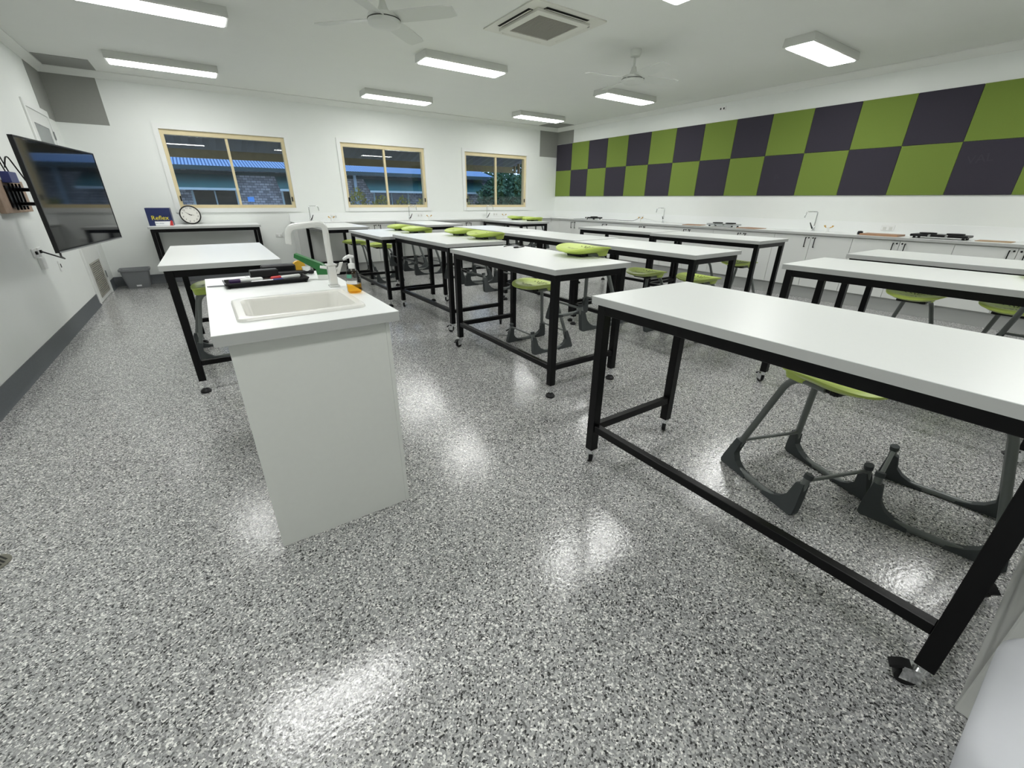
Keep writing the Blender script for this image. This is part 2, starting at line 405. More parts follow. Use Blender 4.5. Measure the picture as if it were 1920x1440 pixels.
# small white sensor high on the right wall
o = thing('wall_socket', (0, -4.46, 2.86), 0, 'small white socket plate high on the right wall above the panels', 'socket')
MB().rbox(-.012, -.0005, -.06, .06, -.035, .035, .003).build('plate', 'white_plastic', o)
for q in (-.03, .03): MB().box(-.0135, -.0122, q-.012, q+.012, -.018, .012).build('socket_face', 'dark_gap', o)

# ------------------------------------------------------------------ ceiling lights
def ceiling_light(x, y, label):
    t = thing('ceiling_light', (x, y, CH), 0, label, 'ceiling light', 'surface-mounted ceiling lights')
    h = .085; L, W = 1.20, .33
    MB().prism([(-W/2+.012, -.0005), (-W/2, -h+.012), (-W/2+.010, -h), (W/2-.010, -h), (W/2, -h+.012), (W/2-.012, -.0005)], 'x', -L/2, L/2).build('housing', 'fixture_white', t)
    p = rrect(L-.05, W-.05, .02, 4)
    MB().prism(p, 'z', -h-.006, -h-.0005).build('diffuser', 'diffuser', t)
for x, y, l in ((-7.93, -1.23, 'lit ceiling light nearest the left end of the window wall'),
                (-7.93, -3.62, 'lit ceiling light above the television side of the room'),
                (-4.70, -1.23, 'lit ceiling light in front of the middle window'),
                (-4.70, -3.62, 'lit ceiling light between the air conditioner and the middle window'),
                (-1.57, -1.23, 'lit ceiling light nearest the far right corner'),
                (-1.57, -3.62, 'lit ceiling light just beyond the smaller-looking ceiling fan'),
                (-1.57, -6.60, 'lit ceiling light nearest the green and purple panels at right'),
                (-4.70, -6.60, 'ceiling light cut off at the top edge of the photo'),
                (-7.93, -6.60, 'ceiling light out of view straight above the sink bench'),
                (-7.93, -9.30, 'ceiling light out of view above the camera'),
                (-4.70, -9.30, 'ceiling light out of view above the near right table'),
                (-1.57, -9.30, 'ceiling light out of view at the near end of the panels')):
    ceiling_light(x, y, l)

# ------------------------------------------------------------------ air conditioner cassette
ac = thing('air_conditioner', (-4.605, -5.195, CH), 0, 'square ceiling cassette air conditioner with a grey grille', 'air conditioner')
W = .46
MB().prism([(a*1, b) for a, b in rrect(2*W, 2*W, .02, 3)], 'z', -.012, -.0005).build('panel', 'ac_white', ac)
fr = MB(); I, J = .335, .255
for s in (-1, 1):
    fr.box(-I, I, s*J if s > 0 else -I, I if s > 0 else -J, -.035, -.0125); fr.box(s*J if s > 0 else -I, I if s > 0 else -J, -J, J, -.035, -.0125)
fr.build('inner_frame', 'ac_white', ac)
gr = MB(); gr.box(-J+.001, J-.001, -J+.001, J-.001, -.022, -.0125)
for k in range(30): gr.box(-J+.004, J-.004, -J+.008+k*.0168, -J+.014+k*.0168, -.030, -.022)
gr.build('grille', 'vent_metal', ac)
for a in range(4):
    Tm = Matrix.Rotation(a*math.pi/2, 3, 'Z')
    MB().box(-.27, .27, .340, .395, -.0145, -.0125, lambda p: Tm @ p).build('outlet_slot', 'dark_gap', ac)
    MB().prism([(.350, -.016), (.385, -.030), (.389, -.027), (.354, -.013)], 'x', -.26, .26, lambda p: Tm @ p).build('louvre', 'ac_white', ac)

# ------------------------------------------------------------------ ceiling fans
def ceiling_fan(x, y, ang, label):
    t = thing('ceiling_fan', (x, y, CH), 0, label, 'ceiling fan', 'white ceiling fans')
    MB().lathe([(.03, -.075), (.055, -.07), (.068, -.03), (.07, -.0005)]).build('canopy', 'fan_white', t, 40)
    MB().tube([(0, 0, -.07), (0, 0, -.20)], .013).lathe([(.05, -.245), (.032, -.20), (.024, -.17), (.0, -.17)]).build('downrod', 'fan_white', t, 40)
    hb = MB().lathe([(.0, -.345), (.095, -.342), (.132, -.325), (.134, -.30), (.126, -.29), (.129, -.285), (.129, -.265), (.06, -.246), (0, -.245)], n=32); hb.build('motor', 'fan_white', t, 30)
    rg = MB(); rg.lathe([(.1270, -.300), (.1365, -.299), (.1365, -.294), (.1270, -.293)], n=32); rg.build('ring', 'dark_gap', t, 30)
    for k in range(4):
        Tm = Matrix.Rotation(R(ang)+k*math.pi/2, 3, 'Z')
        P = []; F = []; n = 8
        for i in range(n+1):
            u = i/n; rr = .10+u*.53; hwid = .066+.012*math.sin(u*2.2); tw = -R(15)*(1-.35*u)
            if i == n: hwid *= .82
            for s in (-1, 1):
                for dz in (.004, -.004):
                    P.append(Tm @ Vector((rr, s*hwid*math.cos(tw), -.280+s*hwid*math.sin(tw)+dz)))
        for i in range(n):
            a, b = 4*i, 4*(i+1)
            F += [(a, b, b+2, a+2), (a+1, a+3, b+3, b+1), (a, a+1, b+1, b), (a+2, b+2, b+3, a+3)]
        F += [(0, 2, 3, 1), (4*n, 4*n+1, 4*n+3, 4*n+2)]
        MB().add(P, F).build('blade', 'fan_white', t, 40)
ceiling_fan(-6.345, -5.26, 41, 'white ceiling fan at the top of the photo, left of the air conditioner')
ceiling_fan(-3.215, -5.225, 75, 'white ceiling fan on the right, shown with its round ceiling canopy')

# ------------------------------------------------------------------ tables
TL, TW, TZ, LEG = 1.525, .733, .947, .048
def castor(parent, x, y, rz):
    Tm = Matrix.Rotation(rz, 3, 'Z'); o = Vector((x, y, 0)); f = lambda p: o+Tm @ p
    b = MB(); b.lathe([(.018, .072), (.018, .1), (.0, .1)], (x, y, 0), 14)
    b.box(-.004, .046, -.017, -.013, .024, .075, f).box(-.004, .046, .013, .017, .024, .075, f).box(-.020, .030, -.017, .017, .070, .076, f)
    b.m = 1
    wp = [(.028+.030*math.cos(2*math.pi*k/18), .030+.030*math.sin(2*math.pi*k/18)) for k in range(18)]
    b.prism(wp, 'y', -.0115, .0115, f)
    b.prism([(.058, .056), (.075, .050), (.078, .058), (.050, .078), (.030, .080)], 'y', -.015, .015, f)
    return b.build('castor', ['chrome', 'black_plastic'], parent, 40)
def glide(parent, x, y):
    b = MB(); b.lathe([(.008, .03), (.008, .1), (0, .1)], (x, y, 0), 10).lathe([(.010, .042), (.010, .056), (0, .056)], (x, y, 0), 6)
    b.m = 1; b.lathe([(.034, .0005), (.036, .012), (.026, .026), (.012, .034), (0, .034)], (x, y, 0), 18)
    return b.build('levelling_foot', ['chrome', 'black_plastic'], parent, 40)
def make_table(feet, rail_side, name='lab_table', z=TZ):
    """feet: dict corner->'c'|'g'; rail_side -1/+1: which long side carries the low rail"""
    t = thing(name)
    tp = MB(); tp.box(-TW/2, TW/2, -TL/2, TL/2, z-.002, z); tp.m = 1; tp.box(-TW/2, TW/2, -TL/2, TL/2, z-.036, z-.002)
    tp.build('tabletop', ['laminate', 'laminate_edge'], t)
    zt = z-.0365; ix, iy = TW/2-.022, TL/2-.022; lb = .098
    for sx in (-1, 1):
        for sy in (-1, 1):
            cx, cy = sx*(ix-LEG/2), sy*(iy-LEG/2)
            lg = MB().rbox(cx-LEG/2, cx+LEG/2, cy-LEG/2, cy+LEG/2, lb, zt, .002).build('leg', 'black_steel', t)
            (castor(lg, cx, cy, rnd.uniform(0, 6.28)) if feet[(sx, sy)] == 'c' else glide(lg, cx, cy))
    for s in (-1, 1):
        MB().rbox(s*(ix-LEG/2)-LEG/2, s*(ix-LEG/2)+LEG/2, -iy+LEG, iy-LEG, zt-.048, zt, .002).build('top_rail', 'black_steel', t)
        MB().rbox(-ix+LEG, ix-LEG, s*(iy-LEG/2)-LEG/2, s*(iy-LEG/2)+LEG/2, zt-.048, zt, .002).build('top_rail', 'black_steel', t)
        MB().rbox(-ix+LEG, ix-LEG, s*(iy-LEG/2)-.018, s*(iy-LEG/2)+.018, .215, .255, .002).build('low_rail', 'black_steel', t)
    MB().rbox(rail_side*(ix-LEG/2)-.018, rail_side*(ix-LEG/2)+.018, -iy+LEG, iy-LEG, .215, .255, .002).build('low_rail', 'black_steel', t)
    return t
cC = {k: 'c' for k in ((-1, -1), (-1, 1), (1, -1), (1, 1))}
cG = {k: 'g' for k in cC}
cM = {(-1, -1): 'g', (1, -1): 'g', (-1, 1): 'c', (1, 1): 'c'}
proto = {'c': make_table(cC, -1), 'g': make_table(cG, -1), 'm': make_table(cM, -1), 'l': make_table(cG, -1, z=.917)}
proto['r'] = make_table(cG, 1)
used = set()
def table(kind, x, y, rz, label):
    t = proto[kind] if kind not in used else copy_tree(proto[kind]); used.add(kind)
    t.location = (x, y, 0); t.rotation_euler = (0, 0, rz)
    return tag(t, label, 'table', 'white-topped lab tables with black steel frames')
TB = {}
for k, kind, x, y, rz, l in (
    ('A', 'c', -6.150, -8.853, -.012, 'large near white lab table on castors at the right edge of the photo'),
    ('B', 'c', -4.134, -8.790, .011, 'white lab table directly behind the nearest one on the right'),
    ('C', 'g', -2.945, -8.782, -.015, 'white lab table at right closest to the checker-panel wall'),
    ('D3', 'm', -5.770, -6.610, -.004, 'white lab table with a black cable at the near end of the middle row'),
    ('D2', 'c', -5.611, -4.685, .012, 'white lab table in the middle of its row, carrying two green stool seats'),
    ('D1', 'l', -5.760, -3.120, .003, 'slightly lower white lab table at the window end of the middle row'),
    ('E3', 'g', -4.248, -6.616, .008, 'near table of the bare second row, beyond the middle row'),
    ('E2', 'g', -4.177, -5.045, .004, 'middle table of the bare second row, beyond the middle row'),
    ('E1', 'g', -4.116, -3.480, -.003, 'far table of the bare second row, towards the windows'),
    ('F2', 'g', -2.372, -6.183, .030, 'near table of the pair running along the checker-panel bench'),
    ('F1', 'g', -2.285, -4.600, .030, 'far table of the pair running along the checker-panel bench'),
    ('G', 'r', -7.911, -5.080, -.007, 'separate white lab table just behind the sink bench at left'),
    ('H', 'g', -7.925, -.385, R(90), 'lab table against the window wall holding a clock and a paper box'),
    ('I', 'g', -6.095, -1.375, 0, 'lab table butted to the window bench, left of the middle window'),
    ('J', 'g', -4.360, -1.375, 0, 'lab table butted to the window bench below the middle window'),
    ('K', 'g', -2.300, -1.375, 0, 'lab table butted to the window bench below the right window, with two green seats')):
    TB[k] = table(kind, x, y, rz, l)

# ------------------------------------------------------------------ stools
def make_stool():
    t = thing('stool')
    rf, ff, hy = -.215, .215, .225     # floor corners
    sl = .24                            # inward lean of the side loops
    def P(x, z, s): return Vector((x, s*(hy-sl*z), z))
    for s in (-1, 1):
        pts = [P(.10, .578, s), P(-.085, .578, s), P(rf, .014, s), P(ff, .014, s), P(ff+.005, .205, s)]
        path = [pts[0]]+fillet(pts, .105, 8)[1:-1]+[pts[-1]]
        fr = MB().tube(path, .0165, 12).build('side_frame', 'stool_tube', t, 50)
        for x, dx, lean in ((rf, 1, .13/.56), (ff, -1, .03)):
            # rubber corner boot: flat wedge outside the bend, lying in the plane of the loop
            k = lean*.14*dx
            poly = [(x-dx*.018, .0008), (x+dx*.155, .0008), (x+dx*.152, .018), (x+dx*.100, .030), (x+dx*.062, .052), (x+dx*.036, .085), (x+k*.8+dx*.020, .155), (x+k*.8-dx*.018, .165), (x+k*.2-dx*.030, .05), (x-dx*.030, .012)]
            b = MB()
            pa = [P(px, pz, s)+Vector((0, .0185, 0)) for px, pz in poly]; pb = [P(px, pz, s)-Vector((0, .0185, 0)) for px, pz in poly]
            n = len(poly)
            b.add(pa+pb, [tuple(range(n))[::-1], tuple(range(n, 2*n))]+[(i, (i+1) % n, n+(i+1) % n, n+i) for i in range(n)])
            b.build('rubber_foot', 'rubber', fr)
        MB().tube([P(ff+.0045, .19, s), P(ff+.0055, .212, s)], .0195, 12).build('end_cap', 'rubber', fr, 50)
    MB().tube([P(ff+.004, .178, -1)+Vector((0, .012, 0)), P(ff+.004, .178, 1)-Vector((0, .012, 0))], .009, 8).build('crossbar', 'stool_tube', t, 50)
    xr = rf+.13*(.165/.565)
    MB().tube([P(xr, .165, -1)+Vector((0, .012, 0)), P(xr, .165, 1)-Vector((0, .012, 0))], .009, 8).build('crossbar', 'stool_tube', t, 50)
    # bracket that rests on a table edge when the stool is hung up
    bk = MB()
    for s in (-1, 1): bk.rbox(.02, .16, s*.075-.016, s*.075+.016, .568, .606, .004)
    bk.rbox(.125, .155, -.10, .10, .5685, .590, .004)
    bk.build('bracket', 'black_plastic', t)
    # seat: shallow saddle dish with rolled edge
    CX = .075; st = MB(); nr, na = 8, 40; top = []; bot = []
    def shape(u, a):
        ca, sa = math.cos(a), math.sin(a); e = 2.6
        rr = (abs(ca)**e+abs(sa)**e)**(-1/e)
        x = CX+.212*u*rr*ca*(1.0 if ca > 0 else .98); y = .205*u*rr*sa*(1-.10*u*ca)
        z = .630+.018*u**2-.010*(1-u**2)+.016*u**4*math.cos(2*a+math.pi)
        if u > .88: z -= .012*((u-.88)/.12)
        return x, y, z
    V = []; F = []
    for layer in (0, 1):
        V.append((CX, 0, shape(0, 0)[2]-(.036 if layer else 0)))
        for i in range(1, nr+1):
            for k in range(na):
                x, y, z = shape(i/nr, 2*math.pi*k/na); V.append((x, y, z-((.024+.014*(i/nr)*max(0, math.cos(2*math.pi*k/na)))*(1-(i/nr)**5)+.010 if layer else 0)))
    o1 = 1+nr*na
    for off in (0, o1):
        for k in range(na): F.append((off, off+1+k, off+1+(k+1) % na))
        for i in range(nr-1):
            for k in range(na):
                a = off+1+i*na; F.append((a+k, a+na+k, a+na+(k+1) % na, a+(k+1) % na))
    a = 1+(nr-1)*na
    for k in range(na): F.append((a+k, o1+a+k, o1+a+(k+1) % na, a+(k+1) % na))
    st.add(V, F)
    # moulded pedestal under the rear of the seat
    pd = rrect(.15, .25, .04, 4); n = len(pd)
    st.add([(-.055+x, y, .622) for x, y in pd]+[(-.060+x*.80, y*.86, .566) for x, y in pd], [tuple(range(n))[::-1], tuple(range(n, 2*n))]+[(i, (i+1) % n, n+(i+1) % n, n+i) for i in range(n)])
    st.m = 1
    for row, (rx, cnt) in enumerate(((.055, 3), (.085, 5), (.115, 7))):
        for sgn in (-1, 1):
            for k in range(cnt):
                a = (k-(cnt-1)/2)*.30+(0 if sgn > 0 else math.pi)
                cx, cy = CX+rx*math.cos(a)*1.0, rx*math.sin(a)*.95
                ux, uy = math.cos(a), math.sin(a)
                q = []
                for j in range(8):
                    b_ = 2*math.pi*j/8; lx, ly = .0135*math.cos(b_), .0052*math.sin(b_)
                    x, y = cx+ux*lx-uy*ly, cy+uy*lx+ux*ly
                    # height of the dish at this point
                    dx, dy = (x-CX)/.212, y/.205; u = min(1, math.hypot(dx, dy)); aa = math.atan2(dy, dx)
                    z = .630+.018*u**2-.010*(1-u**2)+.016*u**4*math.cos(2*aa+math.pi)
                    q.append((x, y, z+.0022))
                st.add(q, [tuple(range(8))])
    seat = st.build('seat', ['lime', 'slot'], t, 45)
    return t
stool0 = make_stool(); first = [True]
def stool(x, y, deg, label, z=0.0):
    t = stool0 if first[0] else copy_tree(stool0); first[0] = False
    t.location = (x, y, z); t.rotation_euler = (0, 0, R(deg))
    return tag(t, label, 'stool', 'lime green stools with grey tube frames')
stool(-5.675, -8.845, -111, 'green stool standing under the near right table, its seat half under the top')
stool(-5.42, -9.365, 97, 'green stool at the right edge under the near table, only its grey frame showing')
stool(-5.39, -6.28, 180, 'green stool standing on the floor beneath the near end of the middle row')
stool(-3.87, -6.37, 180, 'green stool behind the second row, left of the two side by side')
stool(-3.72, -6.93, 178, 'green stool behind the second row, right of the two side by side')
stool(-2.16, -6.50, 180, 'green stool at the near table along the checker-panel bench, seen past its legs')
stool(-2.19, -5.93, 180, 'green stool mostly hidden behind the second row, near the checker-panel bench')
stool(-2.88, -8.50, 180, 'green stool under the right-hand tables, left of the two seats showing there')
stool(-2.86, -9.10, 176, 'green stool under the right-hand tables, cut by the right edge of the photo')
stool(-8.06, -4.74, 4, 'green stool tucked under the separate table behind the sink bench')
stool(-5.62, -.98, 180, 'green stool at the table left of the middle window, nearer the window bench')
stool(-5.42, -1.80, 180, 'green stool at the table left of the middle window, farther from the window bench')
HZ = TZ-.568+.0005
stool(-5.365, -6.88, 180, 'green stool hung by its seat on the nearest middle-row table', HZ)
stool(-5.215, -5.09, 181, 'green stool hung on the central middle-row table, nearer of its pair', HZ)
stool(-5.205, -4.50, 180, 'green stool hung on the central middle-row table, farther of its pair', HZ)
stool(-5.355, -3.40, 180, 'green stool hung on the lower window-end table, nearer of its pair', HZ-.03)
stool(-5.350, -2.78, 180, 'green stool hung on the lower window-end table, farther of its pair', HZ-.03)
stool(-1.960, -1.69, 180, 'green stool hung on the table below the right window, nearer of its pair', HZ)
stool(-1.960, -1.10, 180, 'green stool hung on the table below the right window, farther of its pair', HZ)
stool(-3.745, -9.33, 180, 'green stool hung on the table behind the nearest one, seat cut by the photo edge', HZ)

# ------------------------------------------------------------------ benches along the window wall and right wall
BZ, BD, KH = .955, .60, .18
wt = MB()
for z0, z1, k in ((BZ-.002, BZ, 0), (BZ-.033, BZ-.002, 1)):
    wt.m = k; wt.box(-6.58, -.001, -BD, -.001, z0, z1); wt.box(-BD, -.001, RY+.5, -BD, z0, z1)
tag(wt.build('worktop', ['laminate', 'laminate_edge']), 'long white L-shaped worktop under the windows and along the panel wall', 'worktop')
tag(MB().box(-6.58, -.0155, -.015, -.0008, BZ+.0005, 1.105).build('splashback', 'laminate'), 'low white splashback strip below the windows', 'splashback')
tag(MB().box(-.015, -.0008, RY+.5, -.0008, BZ+.0005, 1.105).build('splashback', 'laminate'), 'low white splashback strip below the checker panels', 'splashback')
def make_cabinet(w):
    """front faces -y, origin at the floor centre of the front"""
    t = thing('base_cabinet')
    h = BZ-.0335
    MB().box(-w/2+.0008, w/2-.0008, .018, BD-.04, KH, h).build('carcass', 'carcass', t)
    MB().box(-w/2+.0008, w/2-.0008, .05, .07, .0008, KH-.0005).build('kickboard', 'kick_grey', t)
    for s in (-1, 1):
        a, b = sorted((s*.0025, s*(w/2-.0025)))
        dr = MB().rbox(a, b, 0, .0175, KH+.002, h-.012, .0015).build('door', 'door_white', t)
        MB().box(s*.062-.005, s*.062+.005, -.028, -.022, h-.175, h-.035).box(s*.062-.005, s*.062+.005, -.022, -.0002, h-.175, h-.163).box(s*.062-.005, s*.062+.005, -.022, -.0002, h-.047, h-.035).build('handle', 'black_steel', dr)
        MB().lathe([(.010, 0), (.010, .006), (0, .006)], n=14, T=lambda p: Vector((s*.028+p.x, -.0002-p.z, h-.042+p.y))).build('lock', 'black_steel', dr, 40)
    return t
cab0 = make_cabinet(1.042); cf = [True]
def cabinet(x, y, rz, label):
    t = cab0 if cf[0] else copy_tree(cab0); cf[0] = False
    t.location = (x, y, 0); t.rotation_euler = (0, 0, rz)
    tag(t, label, 'cabinet', 'white two-door base cabinets')
for k in range(9):
    cabinet(-BD+.02, -1.42-1.042*k, R(-90), 'white two-door bench cabinet on the panel wall, %s from the far corner' % ORD[k])
for k in range(4):
    cabinet(-5.10+1.042*k, -BD+.02, 0, 'white two-door bench cabinet below the windows, %s from its left end' % ORD[k])
eb = MB(); eb.box(-6.565, -5.6225, -.56, -.0805, KH, BZ-.034); eb.box(-6.55, -5.6225, -.53, -.51, .0008, KH-.0005)
ec = thing('end_cabinet', (0, 0, 0), 0, 'plain white cabinet closing the left end of the window bench', 'cabinet')
eb.build('carcass', 'carcass', ec)
MB().rbox(-6.080, -5.6245, -.58, -.5605, KH+.002, BZ-.038, .0015).build('door', 'door_white', ec)
MB().rbox(-6.563, -6.083, -.58, -.5605, KH+.002, BZ-.038, .0015).build('door', 'door_white', ec)
MB().box(-6.579, -6.5655, -.58, -.0805, .0008, BZ-.034).build('end_panel', 'door_white', ec)
# filler between the two runs in the corner
cf_ = MB(); cf_.box(-1.451, -.581, -.579, -.0805, .0008, BZ-.034).box(-.58, -.0805, -.897, -.0805, .0008, BZ-.034)
tag(cf_.build('corner_cabinet', 'door_white'), 'plain white corner cabinet where the two benches meet', 'cabinet')

def bench_tap(x, y, rz, label):
    t = thing('bench_tap', (x, y, BZ), rz, label, 'tap', 'white swan-neck bench taps')
    b = MB(); b.lathe([(.026, .0005), (.026, .012), (.016, .02), (.016, .06), (.012, .07)], n=16)
    b.tube(fillet([(0, 0, .06), (0, 0, .275), (.165, 0, .275), (.175, 0, .19)], .03, 5), .0085, 10); b.build('swan_neck', 'chrome', t, 40)
    MB().tube([(.012, -.02, .03), (.05, -.045, .12)], [.010, .006], 8).build('lever', 'black_plastic', t, 40)
for x, w in ((-6.24, 'left of the middle window'), (-4.23, 'below the middle window'), (-2.25, 'below the right window')):
    bench_tap(x, -.15, 0, 'slim swan-neck tap on the window bench, %s' % w)
bench_tap(-.15, -3.66, R(100), 'slim swan-neck tap on the panel-wall bench, farther of the two')
bench_tap(-.15, -6.46, R(140), 'slim swan-neck tap on the panel-wall bench, nearer of the two')
def gas_tap(x, y, rz, label):
    t = thing('gas_tap', (x, y, BZ), rz, label, 'gas tap', 'twin gas taps on the benches')
    MB().lathe([(.020, .0005), (.018, .05), (.024, .055), (.024, .07), (0, .07)], n=16).build('pillar', 'white_plastic', t, 40)
    for s in (-1, 1):
        MB().tube([(s*.020, 0, .06), (s*.055, -.01, .075)], [.008, .006], 8).lathe([(.012, .075), (.014, .092), (0, .092)], (s*.052, -.01, 0), 10).build('nozzle', 'brass', t, 40)
for x, w in ((-5.87, 'between the left and middle windows'), (-3.80, 'right of the middle window tap'), (-1.80, 'below the right window')):
    gas_tap(x, -.22, 0, 'small twin gas tap on the window bench, %s' % w)
gas_tap(-.22, -3.12, R(90), 'small twin gas tap on the panel-wall bench, farther of the two')
gas_tap(-.22, -6.68, R(90), 'small twin gas tap on the panel-wall bench, nearer of the two')
def gpo(x, y, z, axis, label, w=.115):
    t = thing('power_socket', (x, y, z), 0 if axis == 'y' else R(-90), label, 'socket', 'white double power sockets')
    MB().rbox(-w/2, w/2, -.010, -.0005, -.036, .036, .003).build('plate', 'white_plastic', t)
    for s in (-1, 1):
        MB().rbox(s*.034-.018, s*.034+.018, -.0135, -.0102, -.026, .010, .001).build('outlet', 'fixture_white', t)
        MB().rbox(s*.034-.008, s*.034+.008, -.0145, -.0102, .014, .028, .001).build('switch', 'white_plastic', t)
gpo(-5.77, -.0152, 1.04, 'y', 'double power socket on the window splashback, left of the middle window')
gpo(-3.93, -.0152, 1.04, 'y', 'double power socket on the window splashback, below the middle window')
gpo(-1.93, -.0152, 1.04, 'y', 'double power socket on the window splashback, below the right window')
gpo(-.0152, -2.98, 1.04, 'x', 'double power socket on the panel-wall splashback, farther of the two')
gpo(-.0152, -7.34, 1.04, 'x', 'double power socket on the panel-wall splashback, nearer of the two', .15)
gpo(-6.82, -.0008, .715, 'y', 'white power socket on the bare wall between the left table and the window bench')

def hotplate(x, y, w, dpt, body, label, name='hotplate'):
    t = thing(name, (x, y, BZ), R(-90), label, 'hotplate')
    MB().rbox(-w/2, w/2, -dpt/2, dpt/2, .022, .050, .006).build('body', body, t)
    for sx in (-1, 1):
        for sy in (-1, 1): MB().lathe([(.016, .0005), (.014, .0218)], (sx*(w/2-.04), sy*(dpt/2-.04), 0), 10).build('foot', 'black_plastic', t)
    n = 2 if w > .35 else 1; HP.append(t)
    for k in range(n):
        cx = 0 if n == 1 else (-1+2*k)*w*.24
        MB().lathe([(.085, .0502), (.085, .066), (.06, .068), (0, .066)], (cx, .01, 0), 24).build('burner', 'black_plastic', t, 40)
    for k in range(n): MB().lathe([(.016, 0), (.013, .016), (0, .016)], n=14, T=lambda p, k=k: Vector((-.08+.16*k+p.x, -dpt/2-.0002-p.z, .036+p.y))).build('knob', 'chrome' if body != 'white_plastic' else 'black_plastic', t, 40)
HP = []
hotplate(-.33, -1.84, .30, .28, 'black_plastic', 'small black single hotplate near the far corner of the panel-wall bench')
hotplate(-.32, -5.08, .50, .27, 'silver_strip', 'silver double hotplate with black burners on the panel-wall bench')
hotplate(-.36, -7.99, .54, .28, 'black_plastic', 'black double hotplate at the near end of the panel-wall bench')
def board(x, y, w, dpt, rz, m, label, h=.010):
    tag(thing_mesh('heat_mat', MB().rbox(-w/2, w/2, -dpt/2, dpt/2, .0005, h, .002), m, (x, y, BZ), rz), label, 'mat')
def thing_mesh(name, mb, m, loc, rz=0, smooth=None):
    o = mb.build(name, m, None, smooth); o.location = loc; o.rotation_euler = (0, 0, rz); return o
board(-.36, -4.52, .34, .30, R(-75), 'wood', 'thin brown board on the bench, left of the silver hotplate')
board(-.40, -5.62, .34, .30, R(-100), 'wood', 'thin brown board on the bench, right of the silver hotplate')
board(-.38, -7.40, .42, .30, R(-90), 'wood', 'brown wooden board on the bench, left of the black double hotplate', .022)
board(-.33, -8.47, .30, .26, R(-90), 'cork', 'pale cork mat on the bench, right of the black double hotplate', .006)
board(-.40, -1.52, .30, .28, R(-90), 'steel_grey', 'thin dark grey mat beside the small hotplate', .006)
tag(thing_mesh('round_lid', MB().lathe([(.03, .0005), (.033, .03), (.026, .045), (0, .05)], n=18), 'black_plastic', (-.42, -7.16, BZ), 0, 40), 'small round black lid beside the brown wooden board', 'lid')
cb = MB().tube(fillet([(-.25, -2.02, BZ+.006), (-.30, -2.25, BZ+.006), (-.22, -2.45, BZ+.006), (-.28, -2.70, BZ+.006), (-.12, -2.88, BZ+.006), (-.03, -2.96, 1.03)], .06, 4), .005, 6)
part_of(cb.build('power_cord', 'black_plastic', None, 40), HP[0])
cb = MB().tube(fillet([(-.18, -4.81, BZ+.012), (-.11, -4.70, BZ+.005), (-.10, -4.3, BZ+.005), (-.13, -4.1, BZ+.005), (-.08, -3.8, BZ+.005), (-.06, -3.4, BZ+.02), (-.03, -3.02, 1.03)], .06, 4), .004, 6)
part_of(cb.build('power_cord', 'fixture_white', None, 40), HP[1], 'pale grey power cord')

# ------------------------------------------------------------------ demonstration bench with sink
SX0, SX1, SY0, SY1, SZ = -8.032, -7.398, -7.892, -6.62, .952
sk = thing('sink_bench', (0, 0, 0), 0, 'white free-standing sink bench in the left foreground', 'bench')
MB().box(SX0+.038, SX1-.050, SY0+.036, SY0+.054, .0008, SZ-.041).build('end_panel', 'carcass', sk)
MB().box(SX0+.038, SX1-.050, SY0+.0545, SY1-.04, .0008, SZ-.24).build('carcass', 'carcass', sk)
for a, b in ((SY0+.036, (SY0+SY1)/2-.002), ((SY0+SY1)/2+.002, SY1-.04)):
    dr = MB().rbox(SX1-.0495, SX1-.032, a, b, .0008, SZ-.041, .001).build('door', 'carcass', sk)
bx, by, bw, bh = -7.715, -7.553, .468, .410   # basin centre, outer size
hx0, hx1, hy0, hy1 = bx-bw/2+.03, bx+bw/2-.03, by-bh/2+.03, by+bh/2-.03
tp = MB()
for z0, z1, k in ((SZ-.002, SZ, 0), (SZ-.040, SZ-.002, 1)):
    tp.m = k
    tp.box(SX0, hx0, SY0, SY1, z0, z1).box(hx1, SX1, SY0, SY1, z0, z1).box(hx0, hx1, SY0, hy0, z0, z1).box(hx0, hx1, hy1, SY1, z0, z1)
tp.build('benchtop', ['laminate', 'laminate_edge'], sk)
bs = MB(); n = 24
def ring(w, h, r, z, n=5): return [(bx+x, by+y, z) for x, y in rrect(w, h, r, n)]
rings = [ring(bw, bh, .035, SZ+.0005), ring(bw-.006, bh-.006, .034, SZ+.010), ring(bw-.02, bh-.02, .034, SZ+.013), ring(bw-.066, bh-.066, .038, SZ+.011), ring(bw-.080, bh-.080, .040, SZ-.004), ring(bw-.115, bh-.115, .045, SZ-.17), ring(bw-.16, bh-.16, .05, SZ-.19)]
V = [p for q in rings for p in q]; m_ = len(rings[0])
F = [(i*m_+k, i*m_+(k+1) % m_, (i+1)*m_+(k+1) % m_, (i+1)*m_+k) for i in range(len(rings)-1) for k in range(m_)]+[tuple(range((len(rings)-1)*m_, len(rings)*m_))]
bs.add(V, F).build('basin', 'sink_enamel', sk, 50)
MB().lathe([(.028, SZ-.1898), (.028, SZ-.187), (.018, SZ-.186), (0, SZ-.1865)], (bx, by, 0), 20).build('drain', 'chrome', sk, 40)
fa = thing('sink_faucet', (-7.487, -7.215, SZ), 0, 'tall white swan-neck faucet standing behind the sink', 'tap')
MB().rbox(-.024, .024, -.022, .022, .0005, .010, .002).rbox(-.019, .019, -.017, .017, .010, .105, .003).rbox(-.025, .025, -.022, .022, .105, .113, .002).build('body', 'faucet_enamel', fa)
MB().tube(fillet([(0, 0, .113), (0, 0, .305), (-.165, .0, .290), (-.172, 0, .215)], .038, 7), .0145, 14).build('swan_neck', 'faucet_enamel', fa, 40)
MB().tube([(.018, 0, .085), (.036, -.004, .09)], .007, 8).box(.030, .046, -.010, -.002, .062, .118, lambda p: Vector((p.x+(p.z-.09)*.45, p.y, p.z))).build('lever', 'faucet_enamel', fa)
